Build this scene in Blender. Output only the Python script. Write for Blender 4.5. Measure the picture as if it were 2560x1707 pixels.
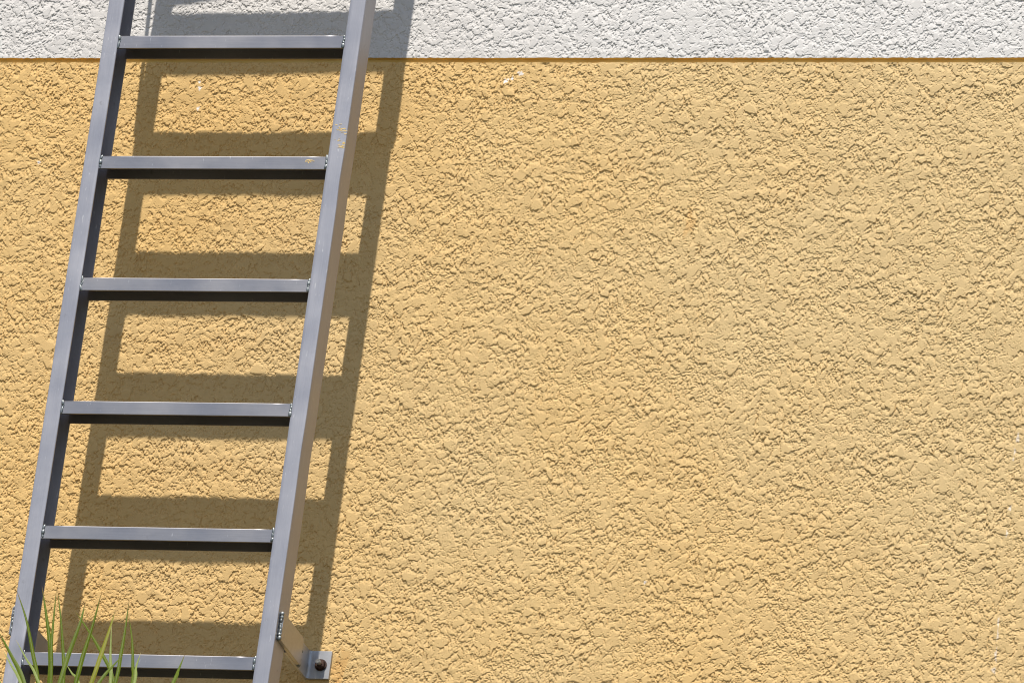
import bpy, bmesh, math, random
import numpy as np
from mathutils import Vector, Matrix

for o in list(bpy.data.objects):
    bpy.data.objects.remove(o, do_unlink=True)
SC = bpy.context.scene
COL = SC.collection
random.seed(11)

# ------------------------------------------------------------------ camera
ZO = 9.053                      # height of the reference rung above the low ground
cam_d = bpy.data.cameras.new('camera')
cam = bpy.data.objects.new('camera', cam_d)
COL.objects.link(cam)
r = Vector((0.9588729406, 0.2563308691, 0.1218899883))
u = Vector((-0.0096357078, -0.3997934775, 0.9165545965))
f = Vector((-0.2836720586, 0.8800338976, 0.3808812181))
M = Matrix((r, u, -f)).transposed().to_4x4()
M.translation = Vector((6.0286828, -15.4952058, -7.4528795 + ZO))
cam.matrix_world = M
cam_d.sensor_width = 36.0
cam_d.lens = 281.513
cam_d.clip_start = 0.1
cam_d.clip_end = 5000
SC.camera = cam
SC.cycles.filter_width = 1.1

# ------------------------------------------------------------------ sky, sun, exposure
SUN_TO = Vector((-0.09116, -1.0, 2.21569)).normalized()
el = math.asin(SUN_TO.z)
rot = math.atan2(SUN_TO.x, SUN_TO.y)
W = bpy.data.worlds.new('World')
SC.world = W
W.use_nodes = True
wn = W.node_tree.nodes
sky = wn.new('ShaderNodeTexSky')
sky.sky_type = 'NISHITA'
sky.sun_disc = False
sky.sun_elevation = el
sky.sun_rotation = rot
sky.air_density = 1.0
sky.dust_density = 1.3
bg = wn['Background']
bg.inputs['Strength'].default_value = 0.092
W.node_tree.links.new(sky.outputs['Color'], bg.inputs['Color'])

sd = bpy.data.lights.new('sun', 'SUN')
sd.energy = 4.9
sd.angle = math.radians(0.53)
sd.color = (1.0, 0.95, 0.87)
sun = bpy.data.objects.new('sun', sd)
COL.objects.link(sun)
sun.rotation_euler = SUN_TO.to_track_quat('Z', 'Y').to_euler()
sun.location = (0, -10, 30)

vs = SC.view_settings
vs.view_transform = 'Standard'
vs.look = 'None'
vs.gamma = 1.0
vs.use_curve_mapping = False
vs.exposure = 0.54

# ------------------------------------------------------------------ measurements (metres)
XL, SW, SD = -0.02868, 0.0369, 0.0714        # left stile: outer x, width, depth
XR = 0.5479                                   # right stile: inner x
XO = XR + SW                                  # right stile: outer x
YW = 0.2521                                   # wall plane
ZB = 0.0634                                   # bottom edge of the white render
GROOVE = 0.0120
RH, RD = 0.0315, 0.0592                       # rung height and depth

# ------------------------------------------------------------------ helpers
def empty(name, loc=(0, 0, 0)):
    o = bpy.data.objects.new(name, None)
    COL.objects.link(o)
    o.location = loc
    return o

def mesh_obj(name, me, mat, parent=None, loc=None):
    o = bpy.data.objects.new(name, me)
    COL.objects.link(o)
    if mat and len(me.materials) == 0:
        me.materials.append(mat)
    if parent:
        o.parent = parent
    if loc is not None:
        o.location = loc
    return o

def bm_done(bm, name, smooth=False):
    bmesh.ops.recalc_face_normals(bm, faces=bm.faces)
    me = bpy.data.meshes.new(name)
    bm.to_mesh(me)
    bm.free()
    if smooth:
        me.polygons.foreach_set('use_smooth', [True] * len(me.polygons))
    return me

def box_bm(x0, x1, y0, y1, z0, z1, bev=0.0, seg=2):
    bm = bmesh.new()
    bmesh.ops.create_cube(bm, size=1.0)
    for v in bm.verts:
        v.co = Vector(((x0 + x1) / 2 + v.co.x * (x1 - x0), (y0 + y1) / 2 + v.co.y * (y1 - y0), (z0 + z1) / 2 + v.co.z * (z1 - z0)))
    if bev:
        bmesh.ops.bevel(bm, geom=list(bm.edges), offset=bev, segments=seg, affect='EDGES', profile=0.5)
    return bm

def tag(o, label=None, cat=None, group=None, kind=None):
    if label: o['label'] = label
    if cat: o['category'] = cat
    if group: o['group'] = group
    if kind: o['kind'] = kind
    return o

def new_mat(name):
    m = bpy.data.materials.new(name)
    m.use_nodes = True
    nt = m.node_tree
    return m, nt, nt.nodes, nt.links, nt.nodes['Principled BSDF']

def ramp(n, stops):
    rp = n.new('ShaderNodeValToRGB')
    e = rp.color_ramp.elements
    e[0].position, e[0].color = stops[0]
    e[1].position, e[1].color = stops[-1]
    for p, c in stops[1:-1]:
        k = e.new(p); k.color = c
    return rp

def g(v):
    return (v, v, v, 1)

# ------------------------------------------------------------------ materials
def stucco_mat(name, c0, c1, fleck=(0.80, 0.79, 0.80, 1), stain=(0.55, 0.27, 0.06, 1)):
    m, nt, n, l, p = new_mat(name)
    tc = n.new('ShaderNodeTexCoord')
    big = n.new('ShaderNodeTexNoise'); big.inputs['Scale'].default_value = 1.3; big.inputs['Detail'].default_value = 3
    l.new(tc.outputs['Object'], big.inputs['Vector'])
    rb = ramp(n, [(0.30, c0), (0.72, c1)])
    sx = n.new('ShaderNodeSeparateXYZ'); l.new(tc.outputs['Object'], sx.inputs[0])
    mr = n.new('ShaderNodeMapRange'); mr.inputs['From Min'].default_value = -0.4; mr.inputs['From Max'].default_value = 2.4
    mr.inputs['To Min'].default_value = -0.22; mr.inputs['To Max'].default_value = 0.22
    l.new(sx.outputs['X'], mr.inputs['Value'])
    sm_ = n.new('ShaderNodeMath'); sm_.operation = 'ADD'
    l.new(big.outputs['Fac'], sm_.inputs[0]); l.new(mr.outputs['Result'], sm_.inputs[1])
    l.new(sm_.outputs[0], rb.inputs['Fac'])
    fine = n.new('ShaderNodeTexNoise'); fine.inputs['Scale'].default_value = 60; fine.inputs['Detail'].default_value = 4
    l.new(tc.outputs['Object'], fine.inputs['Vector'])
    rf = ramp(n, [(0.25, g(0.88)), (0.7, g(1.0))])
    midn = n.new('ShaderNodeTexNoise'); midn.inputs['Scale'].default_value = 9; midn.inputs['Detail'].default_value = 5; midn.inputs['Roughness'].default_value = 0.65
    l.new(tc.outputs['Object'], midn.inputs['Vector'])
    av = n.new('ShaderNodeMath'); av.operation = 'MULTIPLY_ADD'; av.inputs[1].default_value = 0.55
    hv = n.new('ShaderNodeMath'); hv.operation = 'MULTIPLY'; hv.inputs[1].default_value = 0.45
    l.new(fine.outputs['Fac'], hv.inputs[0])
    l.new(midn.outputs['Fac'], av.inputs[0]); l.new(hv.outputs[0], av.inputs[2])
    l.new(av.outputs[0], rf.inputs['Fac'])
    mul = n.new('ShaderNodeMix'); mul.data_type = 'RGBA'; mul.blend_type = 'MULTIPLY'; mul.inputs[0].default_value = 1
    l.new(rb.outputs['Color'], mul.inputs[6]); l.new(rf.outputs['Color'], mul.inputs[7])
    at2 = n.new('ShaderNodeAttribute'); at2.attribute_name = 'stain'
    mx2 = n.new('ShaderNodeMix'); mx2.data_type = 'RGBA'
    l.new(at2.outputs['Fac'], mx2.inputs[0]); l.new(mul.outputs[2], mx2.inputs[6]); mx2.inputs[7].default_value = stain
    at = n.new('ShaderNodeAttribute'); at.attribute_name = 'fleck'
    mx = n.new('ShaderNodeMix'); mx.data_type = 'RGBA'
    l.new(at.outputs['Fac'], mx.inputs[0]); l.new(mx2.outputs[2], mx.inputs[6]); mx.inputs[7].default_value = fleck
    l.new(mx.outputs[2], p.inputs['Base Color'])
    p.inputs['Roughness'].default_value = 0.75
    p.inputs['Specular IOR Level'].default_value = 0.25
    grain = n.new('ShaderNodeTexNoise'); grain.inputs['Scale'].default_value = 420; grain.inputs['Detail'].default_value = 2
    l.new(tc.outputs['Object'], grain.inputs['Vector'])
    b = n.new('ShaderNodeBump'); b.inputs['Strength'].default_value = 0.35; b.inputs['Distance'].default_value = 0.0008
    l.new(grain.outputs['Fac'], b.inputs['Height'])
    l.new(b.outputs['Normal'], p.inputs['Normal'])
    return m

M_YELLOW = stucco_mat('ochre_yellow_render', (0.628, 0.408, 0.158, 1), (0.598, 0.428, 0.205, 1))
M_WHITE = stucco_mat('off_white_render', (0.600, 0.572, 0.545, 1), (0.622, 0.598, 0.574, 1))

def joint_mat():
    m, nt, n, l, p = new_mat('joint_paint')
    tc = n.new('ShaderNodeTexCoord')
    no = n.new('ShaderNodeTexNoise'); no.inputs['Scale'].default_value = 9; no.inputs['Detail'].default_value = 4
    l.new(tc.outputs['Object'], no.inputs['Vector'])
    rp = ramp(n, [(0.35, (0.62, 0.37, 0.07, 1)), (0.65, (0.66, 0.45, 0.13, 1))])
    l.new(no.outputs['Fac'], rp.inputs['Fac'])
    l.new(rp.outputs['Color'], p.inputs['Base Color'])
    p.inputs['Roughness'].default_value = 0.6
    return m
M_JOINT = joint_mat()

def metal_mat(name, base, rough, stretch, blotch=0.06, metallic=0.74):
    """mill-finish aluminium; stretch = object-space scale, small along the drawing direction"""
    m, nt, n, l, p = new_mat(name)
    tc = n.new('ShaderNodeTexCoord')
    geo = n.new('ShaderNodeNewGeometry')
    mp = n.new('ShaderNodeMapping'); mp.inputs['Scale'].default_value = stretch
    l.new(geo.outputs['Position'], mp.inputs['Vector'])
    br = n.new('ShaderNodeTexNoise'); br.inputs['Scale'].default_value = 1; br.inputs['Detail'].default_value = 5; br.inputs['Roughness'].default_value = 0.65
    l.new(mp.outputs['Vector'], br.inputs['Vector'])
    bl = n.new('ShaderNodeTexNoise'); bl.inputs['Scale'].default_value = 7; bl.inputs['Detail'].default_value = 4
    l.new(geo.outputs['Position'], bl.inputs['Vector'])
    rr = n.new('ShaderNodeMapRange'); rr.inputs['To Min'].default_value = rough - 0.10; rr.inputs['To Max'].default_value = rough + 0.12
    rr.inputs['From Min'].default_value = 0.3; rr.inputs['From Max'].default_value = 0.7
    l.new(bl.outputs['Fac'], rr.inputs['Value'])
    l.new(rr.outputs['Result'], p.inputs['Roughness'])
    c0 = tuple(max(0, c - blotch) for c in base) + (1,)
    c1 = tuple(c + blotch for c in base) + (1,)
    rc = ramp(n, [(0.3, c0), (0.7, c1)])
    ad = n.new('ShaderNodeMath'); ad.operation = 'ADD'
    hf = n.new('ShaderNodeMath'); hf.operation = 'MULTIPLY'; hf.inputs[1].default_value = 0.5
    l.new(br.outputs['Fac'], ad.inputs[0]); l.new(bl.outputs['Fac'], ad.inputs[1])
    l.new(ad.outputs[0], hf.inputs[0])
    l.new(hf.outputs[0], rc.inputs['Fac'])
    # scuffs: thin pale scratches and small dark marks
    ms = n.new('ShaderNodeMapping'); ms.inputs['Rotation'].default_value = (0.4, 0.7, 0.5); ms.inputs['Scale'].default_value = (260, 260, 40)
    l.new(geo.outputs['Position'], ms.inputs['Vector'])
    sc_ = n.new('ShaderNodeTexNoise'); sc_.inputs['Scale'].default_value = 1; sc_.inputs['Detail'].default_value = 2
    l.new(ms.outputs['Vector'], sc_.inputs['Vector'])
    rs_ = ramp(n, [(0.70, g(0)), (0.76, g(0.55))])
    l.new(sc_.outputs['Fac'], rs_.inputs['Fac'])
    m1 = n.new('ShaderNodeMix'); m1.data_type = 'RGBA'
    l.new(rs_.outputs['Color'], m1.inputs[0]); l.new(rc.outputs['Color'], m1.inputs[6]); m1.inputs[7].default_value = (0.66, 0.65, 0.63, 1)
    dk = n.new('ShaderNodeTexNoise'); dk.inputs['Scale'].default_value = 38; dk.inputs['Detail'].default_value = 3
    l.new(geo.outputs['Position'], dk.inputs['Vector'])
    rd_ = ramp(n, [(0.70, g(0)), (0.78, g(0.6))])
    l.new(dk.outputs['Fac'], rd_.inputs['Fac'])
    m2 = n.new('ShaderNodeMix'); m2.data_type = 'RGBA'
    l.new(rd_.outputs['Color'], m2.inputs[0]); l.new(m1.outputs[2], m2.inputs[6]); m2.inputs[7].default_value = (0.16, 0.15, 0.15, 1)
    l.new(m2.outputs[2], p.inputs['Base Color'])
    p.inputs['Metallic'].default_value = metallic
    b = n.new('ShaderNodeBump'); b.inputs['Strength'].default_value = 0.10; b.inputs['Distance'].default_value = 0.0006
    l.new(br.outputs['Fac'], b.inputs['Height'])
    b2 = n.new('ShaderNodeBump'); b2.inputs['Strength'].default_value = 0.35; b2.inputs['Distance'].default_value = 0.004
    l.new(bl.outputs['Fac'], b2.inputs['Height']); l.new(b.outputs['Normal'], b2.inputs['Normal'])
    l.new(b2.outputs['Normal'], p.inputs['Normal'])
    return m

ALU = (0.325, 0.322, 0.352)
ALU_RUNG = (0.268, 0.260, 0.272)
M_STILE = metal_mat('aluminium_stile', ALU, 0.42, (500, 500, 14), 0.05, 0.38)
M_RUNG = metal_mat('aluminium_rung', ALU_RUNG, 0.42, (14, 500, 500), 0.03, 0.70)
M_PLATE = metal_mat('aluminium_bracket', (0.36, 0.36, 0.37), 0.40, (120, 120, 120))
M_CLEAT = metal_mat('aluminium_cleat', (0.43, 0.43, 0.44), 0.45, (120, 120, 120), 0.05, 0.5)
M_WELD = metal_mat('weld_bead', (0.20, 0.215, 0.215), 0.46, (300, 300, 300), 0.08, 0.9)

def plain(name, col, rough, metal=0.0, var=0.25, scale=80):
    m, nt, n, l, p = new_mat(name)
    geo = n.new('ShaderNodeNewGeometry')
    no = n.new('ShaderNodeTexNoise'); no.inputs['Scale'].default_value = scale; no.inputs['Detail'].default_value = 4
    l.new(geo.outputs['Position'], no.inputs['Vector'])
    rp = ramp(n, [(0.3, tuple(c * (1 - var) for c in col) + (1,)), (0.7, tuple(c * (1 + var) for c in col) + (1,))])
    l.new(no.outputs['Fac'], rp.inputs['Fac'])
    l.new(rp.outputs['Color'], p.inputs['Base Color'])
    p.inputs['Roughness'].default_value = rough
    p.inputs['Metallic'].default_value = metal
    return m

M_RUST = plain('rusty_steel', (0.055, 0.026, 0.016), 0.7, 0.35, 0.7, 300)
M_STEEL = plain('bolt_steel', (0.42, 0.40, 0.36), 0.35, 0.9, 0.3, 300)
M_PAINT = plain('dried_yellow_paint', (0.66, 0.46, 0.17), 0.7, 0.0, 0.15, 200)
M_WALLCORE = plain('masonry_core', (0.35, 0.34, 0.32), 0.9, 0.0, 0.15, 6)
M_GROUND = plain('dry_grass_bank', (0.052, 0.050, 0.027), 0.95, 0.0, 0.45, 3)

def leaf_mat(name, c0, c1, tip):
    m, nt, n, l, p = new_mat(name)
    at = n.new('ShaderNodeAttribute'); at.attribute_name = 'along'
    geo = n.new('ShaderNodeNewGeometry')
    mp = n.new('ShaderNodeMapping'); mp.inputs['Scale'].default_value = (900, 900, 20)
    l.new(geo.outputs['Position'], mp.inputs['Vector'])
    no = n.new('ShaderNodeTexNoise'); no.inputs['Scale'].default_value = 1; no.inputs['Detail'].default_value = 3
    l.new(mp.outputs['Vector'], no.inputs['Vector'])
    rp = ramp(n, [(0.35, c0), (0.65, c1)])
    l.new(no.outputs['Fac'], rp.inputs['Fac'])
    mx = n.new('ShaderNodeMix'); mx.data_type = 'RGBA'
    rt = ramp(n, [(0.90, g(0)), (1.0, g(1))])
    l.new(at.outputs['Fac'], rt.inputs['Fac'])
    l.new(rt.outputs['Color'], mx.inputs[0]); l.new(rp.outputs['Color'], mx.inputs[6]); mx.inputs[7].default_value = tip
    l.new(mx.outputs[2], p.inputs['Base Color'])
    p.inputs['Roughness'].default_value = 0.5
    p.inputs['Specular IOR Level'].default_value = 0.12
    tr = n.new('ShaderNodeBsdfTranslucent')
    l.new(mx.outputs[2], tr.inputs['Color'])
    ms = n.new('ShaderNodeMixShader'); ms.inputs[0].default_value = 0.35
    l.new(p.outputs[0], ms.inputs[1]); l.new(tr.outputs[0], ms.inputs[2])
    l.new(ms.outputs[0], n['Material Output'].inputs['Surface'])
    return m
TIP = (0.16, 0.09, 0.03, 1)
M_LEAF = [leaf_mat('green_leaf', (0.060, 0.100, 0.004, 1), (0.120, 0.160, 0.008, 1), TIP),
          leaf_mat('yellow_green_leaf', (0.15, 0.165, 0.008, 1), (0.22, 0.22, 0.012, 1), TIP),
          leaf_mat('pale_leaf', (0.17, 0.23, 0.06, 1), (0.26, 0.31, 0.10, 1), (0.4, 0.33, 0.18, 1))]

# ------------------------------------------------------------------ ground
def build_ground():
    xs = [-1500, -200, -40, -12, 0, 12, 40, 200, 1500]
    prof = [(-1500, 0), (-200, 0), (-40, 0), (-14.0, 0), (-13.2, 0.25), (-0.95, ZO - 2.16), (-0.6, ZO - 2.10), (0.1, ZO - 2.09), (12, ZO - 2.1), (200, ZO - 2.2), (1500, ZO - 2.2)]
    v, fc = [], []
    for (y, z) in prof:
        for x in xs:
            v.append((x, y, z))
    nx = len(xs)
    for j in range(len(prof) - 1):
        for i in range(nx - 1):
            a = j * nx + i
            fc.append((a, a + 1, a + nx + 1, a + nx))
    me = bpy.data.meshes.new('ground')
    me.from_pydata(v, [], fc)
    o = mesh_obj('ground', me, M_GROUND)
    tag(o, kind='structure')
build_ground()

# ------------------------------------------------------------------ stucco wall
RNG = np.random.RandomState(5)
STEP = 0.0018
GX0, GX1 = -0.425, 2.235
GZ0, GZ1 = -1.512, 0.245
NXG = int((GX1 - GX0) / STEP) + 1
NZG = int((GZ1 - GZ0) / STEP) + 1

def band(wl, width=0.35, sx=1.0, shear=0.0):
    """band-limited noise with the given wavelength (metres), unit variance"""
    w = RNG.standard_normal((NZG, NXG)).astype(np.float32)
    F = np.fft.rfft2(w)
    fz = np.fft.fftfreq(NZG, STEP)[:, None]
    fx = np.fft.rfftfreq(NXG, STEP)[None, :]
    k = np.sqrt(((fx + shear * fz) * sx) ** 2 + fz ** 2) + 1e-9
    H = np.exp(-0.5 * (np.log(k * wl) / width) ** 2)
    n = np.fft.irfft2(F * H, s=(NZG, NXG))
    return (n / n.std()).astype(np.float32)

def sstep(a, b, x):
    t = np.clip((x - a) / (b - a), 0, 1)
    return t * t * (3 - 2 * t)

def height():
    big = 0.55 * band(0.24, 0.55) + 0.35 * band(0.10, 0.4, 3.5, -0.25)   # trowel sweeps run slightly uphill
    mid = band(0.09, 0.4)
    rag = band(0.008, 0.35)
    # rough granular bed
    gr = 0.7 * band(0.011, 0.35) + 1.0 * band(0.0068, 0.3)
    gr /= gr.std()
    bed = 0.00040 * gr
    # irregular plates where the mortar was flattened by the trowel
    d = 0.70 * band(0.036, 0.40) + 0.75 * band(0.019, 0.35) + 0.48 * band(0.0095, 0.3) + 0.14 * rag
    d /= d.std()
    plate = sstep(-0.05, 0.05, d - (0.58 + 0.40 * big + 0.2 * mid))
    tall = 0.88 * np.clip(1.0 + 0.12 * mid + 0.15 * band(0.16, 0.5, 2.0, -0.3) + 0.10 * band(0.05, 0.3), 0.5, 1.8)
    top = 0.0020 * tall + 0.00004 * band(0.012, 0.4)
    h = np.maximum(bed, plate * top + (1 - plate) * bed)
    flat = plate.copy()
    # single thrown dabs, round below, each with its own flat top
    n = int(NXG * NZG * STEP * STEP * 13500)
    cx = RNG.rand(n) * NXG; cz = RNG.rand(n) * NZG
    rad = np.clip(0.0026 * np.exp(0.58 * RNG.standard_normal(n)), 0.0014, 0.014)
    keep = RNG.rand(n); uu = RNG.rand(n, 6)
    for i in np.argsort(rad):
        xi, zi = int(cx[i]), int(cz[i])
        if keep[i] > 0.74 - 0.26 * big[zi, xi]:
            continue
        R = rad[i] / STEP
        w = int(R * 1.7) + 2
        x0, x1, z0, z1 = max(xi - w, 0), min(xi + w + 1, NXG), max(zi - w, 0), min(zi + w + 1, NZG)
        dx = np.arange(x0, x1)[None, :] - cx[i]; dz = np.arange(z0, z1)[:, None] - cz[i]
        a = uu[i, 0] * 3.1416; ca, sa = np.cos(a), np.sin(a); q = 0.75 + 0.6 * uu[i, 1]
        X = (dx * ca + dz * sa) * q; Z = (-dx * sa + dz * ca) / q
        th = np.arctan2(Z, X)
        rr = np.sqrt(X * X + Z * Z) * (1 + 0.16 * np.sin(2 * th + 6.28 * uu[i, 2]) + 0.13 * np.sin(3 * th + 6.28 * uu[i, 3]) + 0.05 * rag[z0:z1, x0:x1])
        m = np.clip((R + 0.35 - rr) / 0.7, 0, 1)
        t = (0.0012 + 0.0008 * uu[i, 4] + 0.040 * rad[i]) * tall[zi, xi]
        t = t + 0.00005 * (dx * (uu[i, 5] - 0.5))
        s = h[z0:z1, x0:x1]
        np.maximum(s, m * t + (1 - m) * s, out=s)
        f = flat[z0:z1, x0:x1]
        np.maximum(f, m, out=f)
    # the trowel drags mortar upward: gentle ramp above each edge, crisp step below it
    for j in range(1, NZG):
        np.maximum(h[j], h[j - 1] - 0.20 * STEP, out=h[j])
    h += 0.00014 * gr * (1 - flat)
    # fine broken crevices across the plates
    for wl, gate in ((0.026, 0.0), (0.016, 0.3)):
        c = band(wl, 0.3) + 0.18 * rag
        h -= 0.0010 * (1 - sstep(0.02, 0.15, np.abs(c))) * sstep(gate, gate + 0.5, band(0.05, 0.4))
    h -= 0.0011 * sstep(2.2, 2.8, band(0.009, 0.3)) * (1 - 0.7 * flat)
    return h

HF = height()
XG = (GX0 + STEP * np.arange(NXG)).astype(np.float32)
ZG = (GZ0 + STEP * np.arange(NZG)).astype(np.float32)
# fade the relief out at the rim of the detailed area
ex = np.minimum(np.minimum(XG - GX0, GX1 - XG), 0.02) / 0.02
ez = np.minimum(np.minimum(ZG - GZ0, GZ1 - ZG), 0.02) / 0.02
HF = 0.001 + (HF - 0.001) * ex[None, :] * ez[:, None]

FL = np.zeros_like(HF)
ST = np.zeros_like(HF)
def blot(A, x, z, rx, rz, amp, seed):
    rs = np.random.RandomState(seed)
    dx = (XG[None, :] - x) / rx
    dz = (ZG[:, None] - z) / rz
    th = np.arctan2(dz, dx)
    rad = np.sqrt(dx * dx + dz * dz) * (1 + 0.25 * np.sin(3 * th + rs.rand() * 6) + 0.15 * np.sin(5 * th + rs.rand() * 6))
    np.maximum(A, amp * (1 - sstep(0.7, 1.1, rad)), out=A)
for i, (x, z, a, b) in enumerate([(0.127, -0.014, .004, .006), (0.124, 0.002, .003, .004), (0.130, -0.065, .004, .005), (-0.236, -0.202, .004, .004),
        (0.891, 0.023, .006, .005), (0.884, 0.026, .003, .003), (0.856, 0.004, .0055, .0055), (0.871, 0.012, .003, .006), (0.862, 0.009, .003, .003),
        (2.132, -0.856, .004, .011), (2.128, -0.887, .0028, .008), (2.127, -0.905, .002, .005), (2.131, -1.021, .004, .006), (2.130, -1.08, .003, .008),
        (2.132, -1.286, .0022, .013), (2.134, -1.318, .0022, .012), (2.134, -1.362, .003, .016), (2.133, -1.398, .005, .007), (1.33, -1.21, .003, .004)]):
    blot(FL, x, z, a * 0.9, b * 0.9, 0.38 if x > 2 else 0.75, i)
for i, (x, z, a, b, k) in enumerate([(0.655, -1.44, .016, .05, .35), (0.665, -1.40, .012, .02, .25), (0.59, -1.475, .03, .012, .55), (1.33, -0.345, .012, .03, .3), (0.99, -0.42, .006, .006, .25), (-0.11, -1.33, .02, .03, .3)]):
    blot(ST, x, z, a, b, k, 50 + i)

def patch_mesh(name, rows, lip_at_top, ext):
    """fine relief over ZG[rows], a lip turned back into the joint, and plain sheet out to ext=(x0,x1,z0,z1)"""
    H = HF[rows] * (1.0 if lip_at_top else 0.82); Z = ZG[rows]
    A = FL[rows]; S = ST[rows]
    nz = len(Z)
    zl = (ZB - GROOVE) if lip_at_top else ZB
    Z = Z.copy()
    Z[-1 if lip_at_top else 0] = zl
    X2, Z2 = np.meshgrid(XG, Z)
    wob = np.interp(XG, np.linspace(GX0, GX1, 400), np.random.RandomState(3 + lip_at_top).standard_normal(400)) * 0.0005
    e = -1 if lip_at_top else 0
    Z2[e] += wob
    co = np.stack([X2, YW - H, Z2 + ZO], -1).reshape(-1, 3)
    lip = np.stack([XG, np.full(NXG, YW + 0.0006), Z2[e] + ZO], -1)
    base = len(co)
    co = np.concatenate([co, lip])
    idx = np.arange(nz * NXG).reshape(nz, NXG)
    q = np.stack([idx[:-1, :-1], idx[:-1, 1:], idx[1:, 1:], idx[1:, :-1]], -1).reshape(-1, 4)
    er = idx[e]; lr = base + np.arange(NXG)
    if lip_at_top:
        ql = np.stack([er[:-1], er[1:], lr[1:], lr[:-1]], -1)
    else:
        ql = np.stack([lr[:-1], lr[1:], er[1:], er[:-1]], -1)
    # outer plain sheets
    x0, x1, z0, z1 = ext
    yb = YW - 0.001
    zlo, zhi = (Z[0], zl) if lip_at_top else (zl, Z[-1])
    rects = [(x0, GX0, z0, z1), (GX1, x1, z0, z1)]
    rects.append((GX0, GX1, z0, zlo) if lip_at_top else (GX0, GX1, zhi, z1))
    oc, oq = [], []
    b = len(co)
    for (a0, a1, c0, c1) in rects:
        k = b + len(oc)
        oc += [(a0, yb, c0 + ZO), (a1, yb, c0 + ZO), (a1, yb, c1 + ZO), (a0, yb, c1 + ZO)]
        oq.append((k, k + 1, k + 2, k + 3))
        if a1 <= GX0 or a0 >= GX1:
            zz = zl + ZO
            k = b + len(oc)
            oc += [(a0, yb, zz), (a1, yb, zz), (a1, YW + 0.0006, zz), (a0, YW + 0.0006, zz)]
            oq.append((k, k + 1, k + 2, k + 3))
    co = np.concatenate([co, np.array(oc, np.float32)]).astype(np.float32)
    q = np.concatenate([q, ql, np.array(oq)]).astype(np.int32)
    me = bpy.data.meshes.new(name)
    me.vertices.add(len(co)); me.vertices.foreach_set('co', co.ravel())
    me.loops.add(q.size); me.loops.foreach_set('vertex_index', q.ravel())
    me.polygons.add(len(q))
    me.polygons.foreach_set('loop_start', np.arange(0, q.size, 4, dtype=np.int32))
    sm = np.zeros(len(q), bool)
    me.polygons.foreach_set('use_smooth', sm)
    for nm, arr in (('fleck', A), ('stain', S)):
        at = me.attributes.new(nm, 'FLOAT', 'POINT')
        full = np.zeros(len(co), np.float32); full[:arr.size] = arr.ravel()
        at.data.foreach_set('value', full)
    me.update(calc_edges=True)
    return me

WX0, WX1, WZ0, WZ1 = -7.0, 9.0, -2.35, 2.9
wall = empty('stucco_building', (0, YW, ZO + WZ0))
tag(wall, 'rough stucco building front, ochre yellow below a white band, behind the ladder', 'building')
off = Vector((0, -YW, -(ZO + WZ0)))
lowrows = np.where(ZG < ZB - GROOVE - 0.001)[0]
uprows = np.where(ZG > ZB + 0.001)[0]
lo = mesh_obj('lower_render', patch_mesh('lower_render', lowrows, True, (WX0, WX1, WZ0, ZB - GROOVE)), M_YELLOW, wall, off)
lo['label'] = 'ochre yellow stucco with flattened rough plates'
up = mesh_obj('upper_render', patch_mesh('upper_render', uprows, False, (WX0, WX1, ZB, WZ1)), M_WHITE, wall, off)
up['label'] = 'off white stucco band along the top'
def joint_mesh():
    zt, zb_, yf, yd = ZO + ZB, ZO + ZB - GROOVE, YW + 0.0004, YW + 0.0062
    sec = [(yf, zt + 0.0004), (yd - 0.001, zt - 0.0004), (yd, zt - 0.0015), (yd, zb_ + 0.0015), (yd - 0.001, zb_ + 0.0004), (yf, zb_ - 0.0004)]
    xs = [WX0 + 0.001, GX0] + list(np.linspace(GX0, GX1, 90)[1:-1]) + [GX1, WX1 - 0.001]
    rj = np.random.RandomState(8)
    v, fc = [], []
    for x in xs:
        d = rj.standard_normal(len(sec)) * 0.00025
        for (y, z), k in zip(sec, d):
            v.append((x, y, z + k))
    n = len(sec)
    for i in range(len(xs) - 1):
        for k in range(n - 1):
            a = i * n + k
            fc.append((a, a + 1, a + n + 1, a + n))
    me = bpy.data.meshes.new('joint_strip'); me.from_pydata(v, [], fc)
    return me
jt = mesh_obj('joint_strip', joint_mesh(), M_JOINT, wall, off)
jt['label'] = 'recessed dark ochre joint between the two colours'
mesh_obj('masonry', bm_done(box_bm(WX0 + 0.002, WX1 - 0.002, YW + 0.010, YW + 0.30, ZO + WZ0, ZO + WZ1 - 0.002), 'masonry'), M_WALLCORE, wall, off)
mesh_obj('coping', bm_done(box_bm(WX0 - 0.05, WX1 + 0.05, YW - 0.05, YW + 0.36, ZO + WZ1 + 0.001, ZO + WZ1 + 0.08, 0.006), 'coping'), M_WHITE, wall, off)

# ------------------------------------------------------------------ ladder
FOOT = -2.08
TOPZ = 2.75
ladder = empty('ladder', (XL, 0, ZO + FOOT))
tag(ladder, 'grey welded aluminium ladder with rectangular rungs bolted upright to the yellow wall', 'ladder')
LO = Vector((-XL, 0, -(ZO + FOOT)))

TH = 0.0036
def sweep_section(sec, stations, axis, smooth_seg, deform=None):
    """closed 2-D section swept along an axis; smooth_seg marks section edges shaded smooth"""
    bm = bmesh.new()
    rings = []
    for t in stations:
        ring = []
        for (a, b) in sec:
            p = (a, b, t) if axis == 'z' else (t, a, b)
            if deform: p = deform(p)
            ring.append(bm.verts.new(p))
        rings.append(ring)
    n = len(sec)
    for A, B in zip(rings[:-1], rings[1:]):
        for i in range(n):
            fc = bm.faces.new((A[i], A[(i + 1) % n], B[(i + 1) % n], B[i]))
            fc.smooth = smooth_seg[i]
    bm.faces.new(rings[0][::-1]); bm.faces.new(rings[-1])
    bmesh.ops.recalc_face_normals(bm, faces=bm.faces)
    me = bpy.data.meshes.new('section')
    bm.to_mesh(me); bm.free()
    return me

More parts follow.
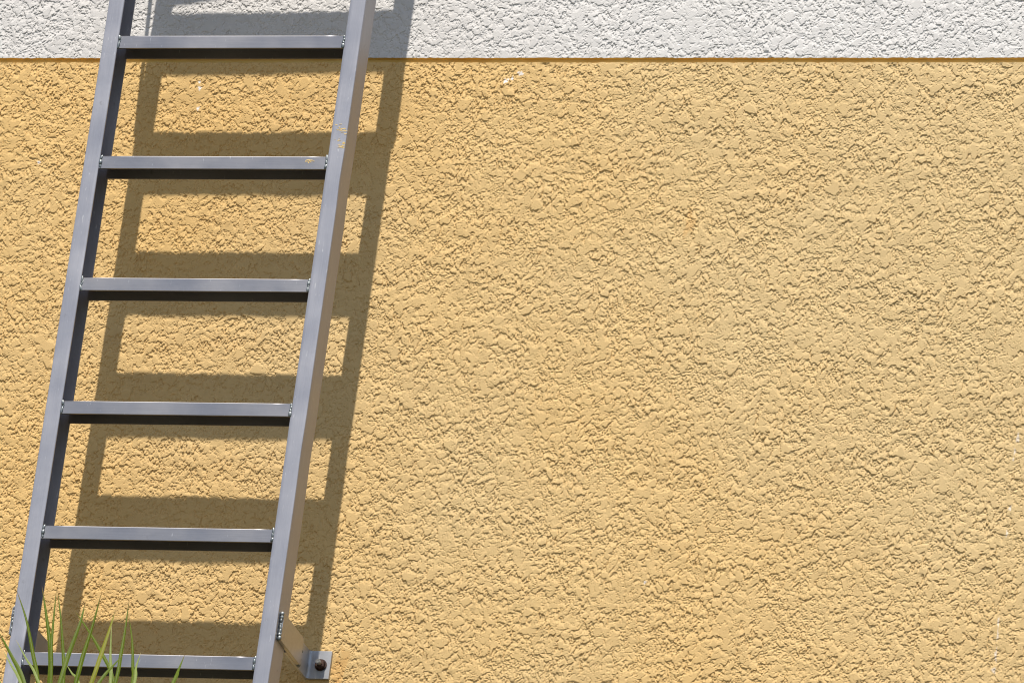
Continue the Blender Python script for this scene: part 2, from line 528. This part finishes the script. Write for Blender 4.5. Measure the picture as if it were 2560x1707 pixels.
def arc(cx, cy, rad, a0, a1, n=4):
    return [(cx + rad * math.cos(math.radians(a0 + (a1 - a0) * k / n)), cy + rad * math.sin(math.radians(a0 + (a1 - a0) * k / n))) for k in range(n + 1)]

def stile(x0, x1, dents, open_right):
    """channel section, web on the outside, flanges front and back, open towards the rungs"""
    R = 0.0022
    pts, sm = [], []
    def add(ps, smooth):
        for i, p in enumerate(ps):
            pts.append(p); sm.append(smooth)
    W_ = x1 - x0
    # local coordinates with the web at u=0 and the opening at u=W_
    front = [(W_ - 0.0007 - (W_ - R - 0.0007) * k / 5, 0.0) for k in range(5)]
    add(front, True)                                     # front face, subdivided so that it can dent
    add(arc(R, R, R, -90, -180), True)                   # outer front corner
    add([(0.0, SD * 0.35), (0.0, SD * 0.65)], False)
    add(arc(R, SD - R, R, 180, 90), True)                # outer back corner
    add([(W_ - 0.0007, SD), (W_, SD - 0.0007), (W_, SD - TH), (TH, SD - TH), (TH, TH), (W_, TH), (W_, 0.0007)], False)
    sec = [(x0 + a, b) if open_right else (x1 - a, b) for a, b in pts]
    zs = list(np.arange(FOOT, TOPZ + 1e-6, 0.02))
    def deform(p):
        x, y, z = p
        dx = dy = 0.0
        for (c, dz, rad, amp, mode) in dents:
            w = math.exp(-((z - dz) / rad) ** 2)
            if mode == 'f' and y < R:
                dy += amp * w * math.exp(-(((x - x0) - c) / 0.014) ** 2)
            if mode == 'r' and x > x1 - R - 1e-4:
                dx -= amp * w
            if mode == 'l' and x < x0 + R + 1e-4:
                dx += amp * w
        return (x + dx, y + dy, ZO + z)
    return sweep_section(sec, zs, 'z', sm, deform)

dl = [(0.03, -0.55, 0.05, 0.0010, 'f'), (0.012, -0.86, 0.06, 0.0012, 'f'), (0.03, -1.13, 0.05, 0.0014, 'f'), (0.026, -1.39, 0.035, 0.0026, 'f'),
      (0.006, -1.45, 0.03, 0.0028, 'f'), (0.03, -1.48, 0.025, -0.0020, 'f'), (0.018, -1.53, 0.025, 0.003, 'f'), (0.0, -1.44, 0.05, 0.0012, 'l'), (0.0, -1.43, 0.03, -0.0005, 'r'), (0.02, -0.30, 0.05, 0.0008, 'f')]
dr = [(0.0, -0.36, 0.05, 0.0016, 'r'), (0.01, -0.12, 0.06, 0.0007, 'f'), (0.02, -0.62, 0.08, 0.0009, 'f'), (0.0, -1.02, 0.06, 0.0012, 'r'), (0.0, -1.55, 0.04, 0.0010, 'r'), (0.0, -0.95, 0.05, -0.0007, 'l')]
def smooth_by_angle(me):
    pass
sl = mesh_obj('stile', stile(XL, XL + SW, dl, True), M_STILE, ladder, LO)
sl['label'] = 'left stile with shallow dents near its foot'
sr = mesh_obj('stile', stile(XR, XO, dr, False), M_STILE, ladder, LO)
sr['label'] = 'right stile with smears of yellow paint'

def rung_mesh():
    """inverted channel: tread on top, front and back flange hanging down, open below"""
    R, T, y0, y1 = 0.0022, 0.0030, 0.0010, 0.0010 + RD
    pts, sm = [], []
    def add(ps, smooth):
        for p in ps: pts.append(p); sm.append(smooth)
    add([(y0, -RH + 0.0006)], False)
    add(arc(y0 + R, -R, R, 180, 90), True)
    add(arc(y1 - R, -R, R, 90, 0), True)
    sm[-1] = False; sm[5] = False
    add([(y1, -RH + 0.0006), (y1 - 0.0006, -RH), (y1 - T, -RH), (y1 - T, -T), (y0 + T, -T), (y0 + T, -RH), (y0 + 0.0006, -RH)], False)
    return sweep_section(pts, list(np.linspace(XL + SW + 0.0002, XR - 0.0002, 12)), 'x', sm)
rung_me = rung_mesh(); rung_me.name = 'rung'

def weld_mesh(name, n, length, rad, seed, axis='z'):
    """row of overlapping beads along z, length measured downward from 0"""
    rs = random.Random(seed)
    bm = bmesh.new()
    for i in range(n):
        t = (i + 0.5) / n
        rr_ = rad * rs.uniform(0.7, 1.2)
        mt = Matrix.Translation((rs.uniform(-0.15, 0.15) * rad, rs.uniform(-.2, .2) * rad, -t * length + rs.uniform(-.3, .3) * rad)) @ Matrix.Rotation(rs.uniform(-.35, .35), 4, 'Y') @ Matrix.Diagonal((rr_, rr_ * 0.75, length / n * rs.uniform(0.65, 1.05), 1))
        bmesh.ops.create_uvsphere(bm, u_segments=12, v_segments=8, radius=1.0, matrix=mt)
    return bm_done(bm, name, True)
welds = [weld_mesh('weld', rs_n, RH * 0.90, 0.0037, 30 + i) for i, rs_n in enumerate((3, 4, 3, 4, 3, 3))]

rung_zs = [0.3 * k for k in range(-6, 9)]
for k, z in enumerate(rung_zs):
    o = bpy.data.objects.new('rung', rung_me)
    COL.objects.link(o)
    if not rung_me.materials: rung_me.materials.append(M_RUNG)
    o.parent = ladder
    dz = 0.0
    o.location = LO + Vector((0, 0, ZO + z))
    if abs(z - 0.6) < 1e-6:      # slightly bent rung above the picture, its shadow slopes
        o.rotation_euler = (0, math.radians(-0.9), 0)
    for s, x in ((0, XL + SW + 0.0028), (1, XR - 0.0024)):
        me = welds[(k * 2 + s) % len(welds)]
        w = bpy.data.objects.new('weld', me)
        COL.objects.link(w)
        if not me.materials: me.materials.append(M_WELD)
        w.parent = o
        w.location = (x, 0.0012, -0.0012)

# wall brackets: flat bar welded to the stile, lapped on an angle bolted to the wall
def bracket(xo, sgn, z1, seed):
    z0 = z1 - 0.0645
    def X(a, b):
        return (xo + min(sgn * a, sgn * b), xo + max(sgn * a, sgn * b))
    arm = mesh_obj('bracket_arm', bm_done(box_bm(*X(0.0003, 0.0090), 0.014, 0.168, ZO + z0, ZO + z1, 0.0008, 2), 'bracket_arm'), M_PLATE, ladder, LO)
    # angle cleat: one leg out from the wall, one flange flat on it
    bm = bmesh.new()
    pts = [(0.0, 0.088), (-0.006, 0.088), (-0.006, YW + 0.012), (0.0515, YW + 0.012), (0.0515, YW - 0.0085)]
    nseg = 5
    for k in range(nseg + 1):
        a = math.radians(90 * k / nseg)
        pts.append((0.007 - 0.007 * math.sin(a), YW - 0.0085 - 0.007 + 0.007 * math.cos(a)))
    lo_ = [bm.verts.new((xo + sgn * x, y, ZO + z0 - 0.0005)) for x, y in pts]
    hi_ = [bm.verts.new((xo + sgn * x, y, ZO + z1 + 0.0005)) for x, y in pts]
    n = len(pts)
    for i in range(n):
        bm.faces.new((lo_[i], lo_[(i + 1) % n], hi_[(i + 1) % n], hi_[i]))
    bm.faces.new(lo_); bm.faces.new(hi_)
    bmesh.ops.bevel(bm, geom=[e for e in bm.edges if abs(e.verts[0].co.z - e.verts[1].co.z) < 1e-6], offset=0.0006, segments=1, affect='EDGES')
    cl = mesh_obj('angle_cleat', bm_done(bm, 'angle_cleat'), M_CLEAT, ladder, LO)
    # welds
    w1 = mesh_obj('weld', weld_mesh('bracket_weld', 8, 0.066, 0.0046 if sgn > 0 else 0.0026, seed), M_WELD, arm)
    w1.location = (xo + sgn * 0.0045, 0.0130, ZO + z1 + 0.001)
    w2 = mesh_obj('weld', weld_mesh('bracket_weld', 10, 0.064, 0.0050, seed + 1), M_WELD, arm)
    w2.location = (xo + sgn * 0.0040, 0.1690, ZO + z1 - 0.001)
    # anchor bolt: stud, nut and rusty washer
    bx, bz = xo + sgn * 0.0300, ZO + (z0 + z1) / 2 - 0.001
    yf = YW - 0.0085
    def cyl(rad, y0, y1, seg, bev=0.0):
        b = bmesh.new()
        bmesh.ops.create_cone(b, cap_ends=True, segments=seg, radius1=rad, radius2=rad, depth=abs(y1 - y0),
                              matrix=Matrix.Translation((bx, (y0 + y1) / 2, bz)) @ Matrix.Rotation(math.pi / 2, 4, 'X'))
        if bev:
            bmesh.ops.bevel(b, geom=[e for e in b.edges if abs(e.verts[0].co.y - e.verts[1].co.y) < 1e-6], offset=bev, segments=2, affect='EDGES')
        return b
    mesh_obj('washer', bm_done(cyl(0.0138, yf - 0.0022, yf - 0.0001, 28, 0.0006), 'washer'), M_RUST, cl)
    mesh_obj('nut', bm_done(cyl(0.0112, yf - 0.0115, yf - 0.0023, 6, 0.0010), 'nut'), M_RUST, cl)
    stud = mesh_obj('stud', bm_done(cyl(0.0056, yf - 0.026, yf - 0.0116, 16, 0.0012), 'stud'), M_STEEL, cl)
    return arm
bracket(XO, 1, -1.3905, 70)
bracket(XL, -1, -1.3905, 90)
bracket(XO, 1, 1.55, 110)
bracket(XL, -1, 1.55, 130)

# pieces fixed to the stiles above the picture (only their shadows fall into it)
def slant_bar(name, pts, wx, y0, y1):
    bm = bmesh.new()
    ring = []
    for (x, z) in pts:
        ring.append([bm.verts.new((x + a, y, ZO + z)) for a, y in ((0, y0), (wx, y0), (wx, y1), (0, y1))])
    for a, b in zip(ring[:-1], ring[1:]):
        for i in range(4):
            bm.faces.new((a[i], a[(i + 1) % 4], b[(i + 1) % 4], b[i]))
    bm.faces.new(ring[0]); bm.faces.new(ring[-1])
    return mesh_obj(name, bm_done(bm, name), M_PLATE, ladder, LO)
slant_bar('handrail_bar', [(XL - 0.0039, 0.26), (XL - 0.0098, 0.403), (XL - 0.0178, 0.60), (XL - 0.030, 0.90), (XL - 0.055, 1.5)], 0.0098, 0.0718, 0.0800)
slant_bar('splice_plate', [(XO + 0.0002, 0.385), (XO + 0.0002, 1.0)], 0.0055, 0.001, 0.012)
slant_bar('splice_plate', [(XO + 0.0002, 0.385), (XO + 0.0002, 0.50)], 0.0085, 0.0125, 0.030)
bm = bmesh.new()
for y in (0.026, 0.032):
    bm.verts.new((XL + SW + 0.0005, y, ZO + 0.690)); bm.verts.new((XL + SW + 0.125, y, ZO + 0.712)); bm.verts.new((XL + SW + 0.125, y, ZO + 0.74)); bm.verts.new((XL + SW + 0.0005, y, ZO + 0.86))
bm.verts.ensure_lookup_table()
V_ = bm.verts
for q in ((0, 1, 2, 3), (4, 5, 6, 7), (0, 1, 5, 4), (1, 2, 6, 5), (2, 3, 7, 6), (3, 0, 4, 7)):
    bm.faces.new([V_[i] for i in q])
mesh_obj('gusset', bm_done(bm, 'gusset'), M_PLATE, ladder, LO)

# smears of dried yellow paint on the right stile and one rung
def splash(parent, yy, spots, seed):
    rs = random.Random(seed)
    bm = bmesh.new()
    for (x, z, rx, rz) in spots:
        n = 13
        ph = [rs.uniform(0, 6.28) for _ in range(3)]
        ring = []
        for i in range(n):
            a = 2 * math.pi * i / n
            k = 1 + 0.35 * math.sin(2 * a + ph[0]) + 0.25 * math.sin(5 * a + ph[1]) + rs.uniform(-.15, .15)
            ring.append(bm.verts.new((x + rx * k * math.cos(a), yy, ZO + z + rz * k * math.sin(a))))
        c = bm.verts.new((x, yy - 0.0003, ZO + z))
        for i in range(n):
            bm.faces.new((ring[i], ring[(i + 1) % n], c))
    me = bpy.data.meshes.new('paint_smear'); bm.normal_update(); bm.to_mesh(me); bm.free()
    return mesh_obj('paint_smear', me, M_PAINT, parent)
rs = random.Random(4)
spots = []
for (x, z, sx, sz, n) in ((0.568, -0.2345, .010, .007, 14), (0.5795, -0.238, .003, .008, 8), (0.568, -0.2615, .008, .0025, 7), (0.570, -0.2760, .007, .003, 7), (0.5800, -0.266, .002, .016, 12), (0.563, -0.222, .01, .002, 3)):
    for _ in range(n):
        xx = min(0.5815, x + rs.gauss(0, sx * .6)); 
        spots.append((xx, z + rs.gauss(0, sz * .6), rs.uniform(.0009, .0034), rs.uniform(.0005, .0014)))
splash(sr, -0.0002, spots, 1)
rung1 = [o for o in ladder.children if o.name.startswith('rung') and abs(o.location.z + ZO + FOOT - (ZO - 0.3)) < 1e-4][0]
sp = [(0.5069 + rs.gauss(0, .0045), -0.0125 + rs.gauss(0, .0028), rs.uniform(.0008, .0030), rs.uniform(.0006, .0017)) for _ in range(14)]
o = splash(rung1, 0.0008, sp, 2)
o.location = (0, 0, -ZO)

# ------------------------------------------------------------------ grass clump in front of the ladder
PLX, PLY, PLZ = 0.20, -0.42, -2.13
plant = empty('grass_plant', (PLX, PLY, ZO + PLZ))
tag(plant, 'clump of narrow green grass blades in front of the lowest rung', 'grass plant')
PO = Vector((-PLX, -PLY, -(ZO + PLZ)))
CAMP = Vector((6.0286828, -15.4952058, -7.4528795)); FPX = 20018.7072
def spot(px, py, y):
    d = f + r * ((px - 1280) / FPX) - u * ((py - 853.5) / FPX)
    return CAMP + d * ((y - CAMP.y) / d.y)

def blade(ctrl, width, mat, twist=0.0, fold=0.25):
    """ctrl: root..tip points; channelled, tapering strip with a little thickness"""
    P = []
    pts = [ctrl[0]] + ctrl + [ctrl[-1] * 2 - ctrl[-2]]
    for i in range(1, len(pts) - 2):
        p0, p1, p2, p3 = pts[i - 1], pts[i], pts[i + 1], pts[i + 2]
        for k in range(6):
            t = k / 6
            P.append(0.5 * ((2 * p1) + (p2 - p0) * t + (2 * p0 - 5 * p1 + 4 * p2 - p3) * t * t + (3 * p1 - p0 - 3 * p2 + p3) * t ** 3))
    P.append(ctrl[-1])
    n = len(P)
    verts, faces, al = [], [], []
    for i, p in enumerate(P):
        t = i / (n - 1)
        tan = (P[min(i + 1, n - 1)] - P[max(i - 1, 0)]).normalized()
        side = tan.cross(Vector((0.25, -1, 0.1)).normalized()).normalized()
        a = twist * (t - 0.4)
        nor = side.cross(tan).normalized()
        side = (side * math.cos(a) + nor * math.sin(a)).normalized()
        nor = side.cross(tan).normalized()
        wv = width * 0.5 * min(1.0, (1.01 - t) / 0.42) ** 0.8 * (0.75 + 0.25 * min(1, t / 0.2))
        wv = max(wv, 0.0002)
        for s, h in ((-1, 0), (-0.5, 0.6), (0, 1), (0.5, 0.6), (1, 0)):
            verts.append(p + side * (s * wv) + nor * (h * fold * wv))
            al.append(t)
    for i in range(n - 1):
        for k in range(4):
            a = i * 5 + k
            faces.append((a, a + 1, a + 6, a + 5))
    me = bpy.data.meshes.new('leaf')
    me.from_pydata([(v.x, v.y, v.z + ZO) for v in verts], [], faces)
    me.polygons.foreach_set('use_smooth', [True] * len(me.polygons))
    at = me.attributes.new('along', 'FLOAT', 'POINT')
    at.data.foreach_set('value', al)
    return mesh_obj('leaf', me, mat, plant, PO)

# tips and bends of the blades that reach into view, tip first: (points, width in mm, colour, distance in front of ladder)
BL = [
 ([(41.5, 1474), (66, 1549), (83, 1637), (95, 1707)], 11.0, 0, -.20),
 ([(-6, 1573), (28, 1637), (60, 1707)], 13.0, 0, -.34),
 ([(8, 1625), (28, 1662), (52, 1707)], 8.0, 2, -.36),
 ([(40, 1598), (65, 1645), (91, 1692)], 7.0, 2, -.28),
 ([(105, 1465), (117, 1546), (126, 1624), (124, 1707)], 14.0, 0, -.30),
 ([(142, 1466), (134, 1546), (128, 1624), (127, 1707)], 9.0, 0, -.32),
 ([(143, 1469), (152, 1546), (158, 1637), (158, 1707)], 9.0, 0, -.24),
 ([(213, 1505), (200, 1557), (171, 1637), (149, 1707)], 13.0, 0, -.38),
 ([(254, 1479), (231, 1565), (208, 1637), (189, 1707)], 12.0, 0, -.33),
 ([(184, 1521), (221, 1575), (257, 1637), (283, 1700)], 10.0, 0, -.22),
 ([(289, 1523), (273, 1575), (252, 1637), (228, 1707)], 12.0, 1, -.36),
 ([(279, 1555), (276, 1637), (276, 1707)], 9.5, 2, -.26),
 ([(323, 1497), (313, 1572), (302, 1637), (288, 1707)], 10.0, 0, -.31),
 ([(321, 1533), (330, 1598), (332, 1663), (330, 1707)], 9.0, 0, -.28),
 ([(309, 1635), (280, 1666), (246, 1707)], 9.0, 0, -.40),
 ([(352, 1630), (340, 1668), (336, 1707)], 8.5, 2, -.33),
 ([(462, 1635), (446, 1674), (432, 1707)], 10.0, 0, -.36),
 ([(166, 1660), (180, 1682), (197, 1707)], 7.0, 2, -.25),
 ([(-4, 1690), (6, 1720), (20, 1750)], 9.0, 0, -.3),
 ([(230, 1712), (236, 1740), (240, 1770)], 11.0, 0, -.34),
 ([(380, 1716), (370, 1740), (360, 1770)], 11.0, 0, -.34),
 ([(200, 1716), (205, 1740), (210, 1770)], 11.0, 1, -.4),
 ([(110, 1722), (118, 1740), (126, 1770)], 11.0, 0, -.4),
]
rs = random.Random(9)
for pts, wd, mi, dy in BL:
    P = []
    n = len(pts)
    for i, (px, py) in enumerate(pts):
        P.append(spot(px, py, dy - 0.03 * i))
    P = P[::-1]
    low = P[0]
    d = (P[0] - P[1]).normalized()
    root = Vector((PLX + (low.x - PLX) * 0.45 + rs.uniform(-.05, .05), PLY + rs.uniform(-.06, .06), PLZ))
    mid = low + d * 0.22
    mid = mid * 0.7 + (low * 0.6 + root * 0.4) * 0.3
    blade([root, mid] + P, wd * 0.78 / 1000, M_LEAF[mi], rs.uniform(-0.5, 0.5), rs.uniform(0.2, 0.5))
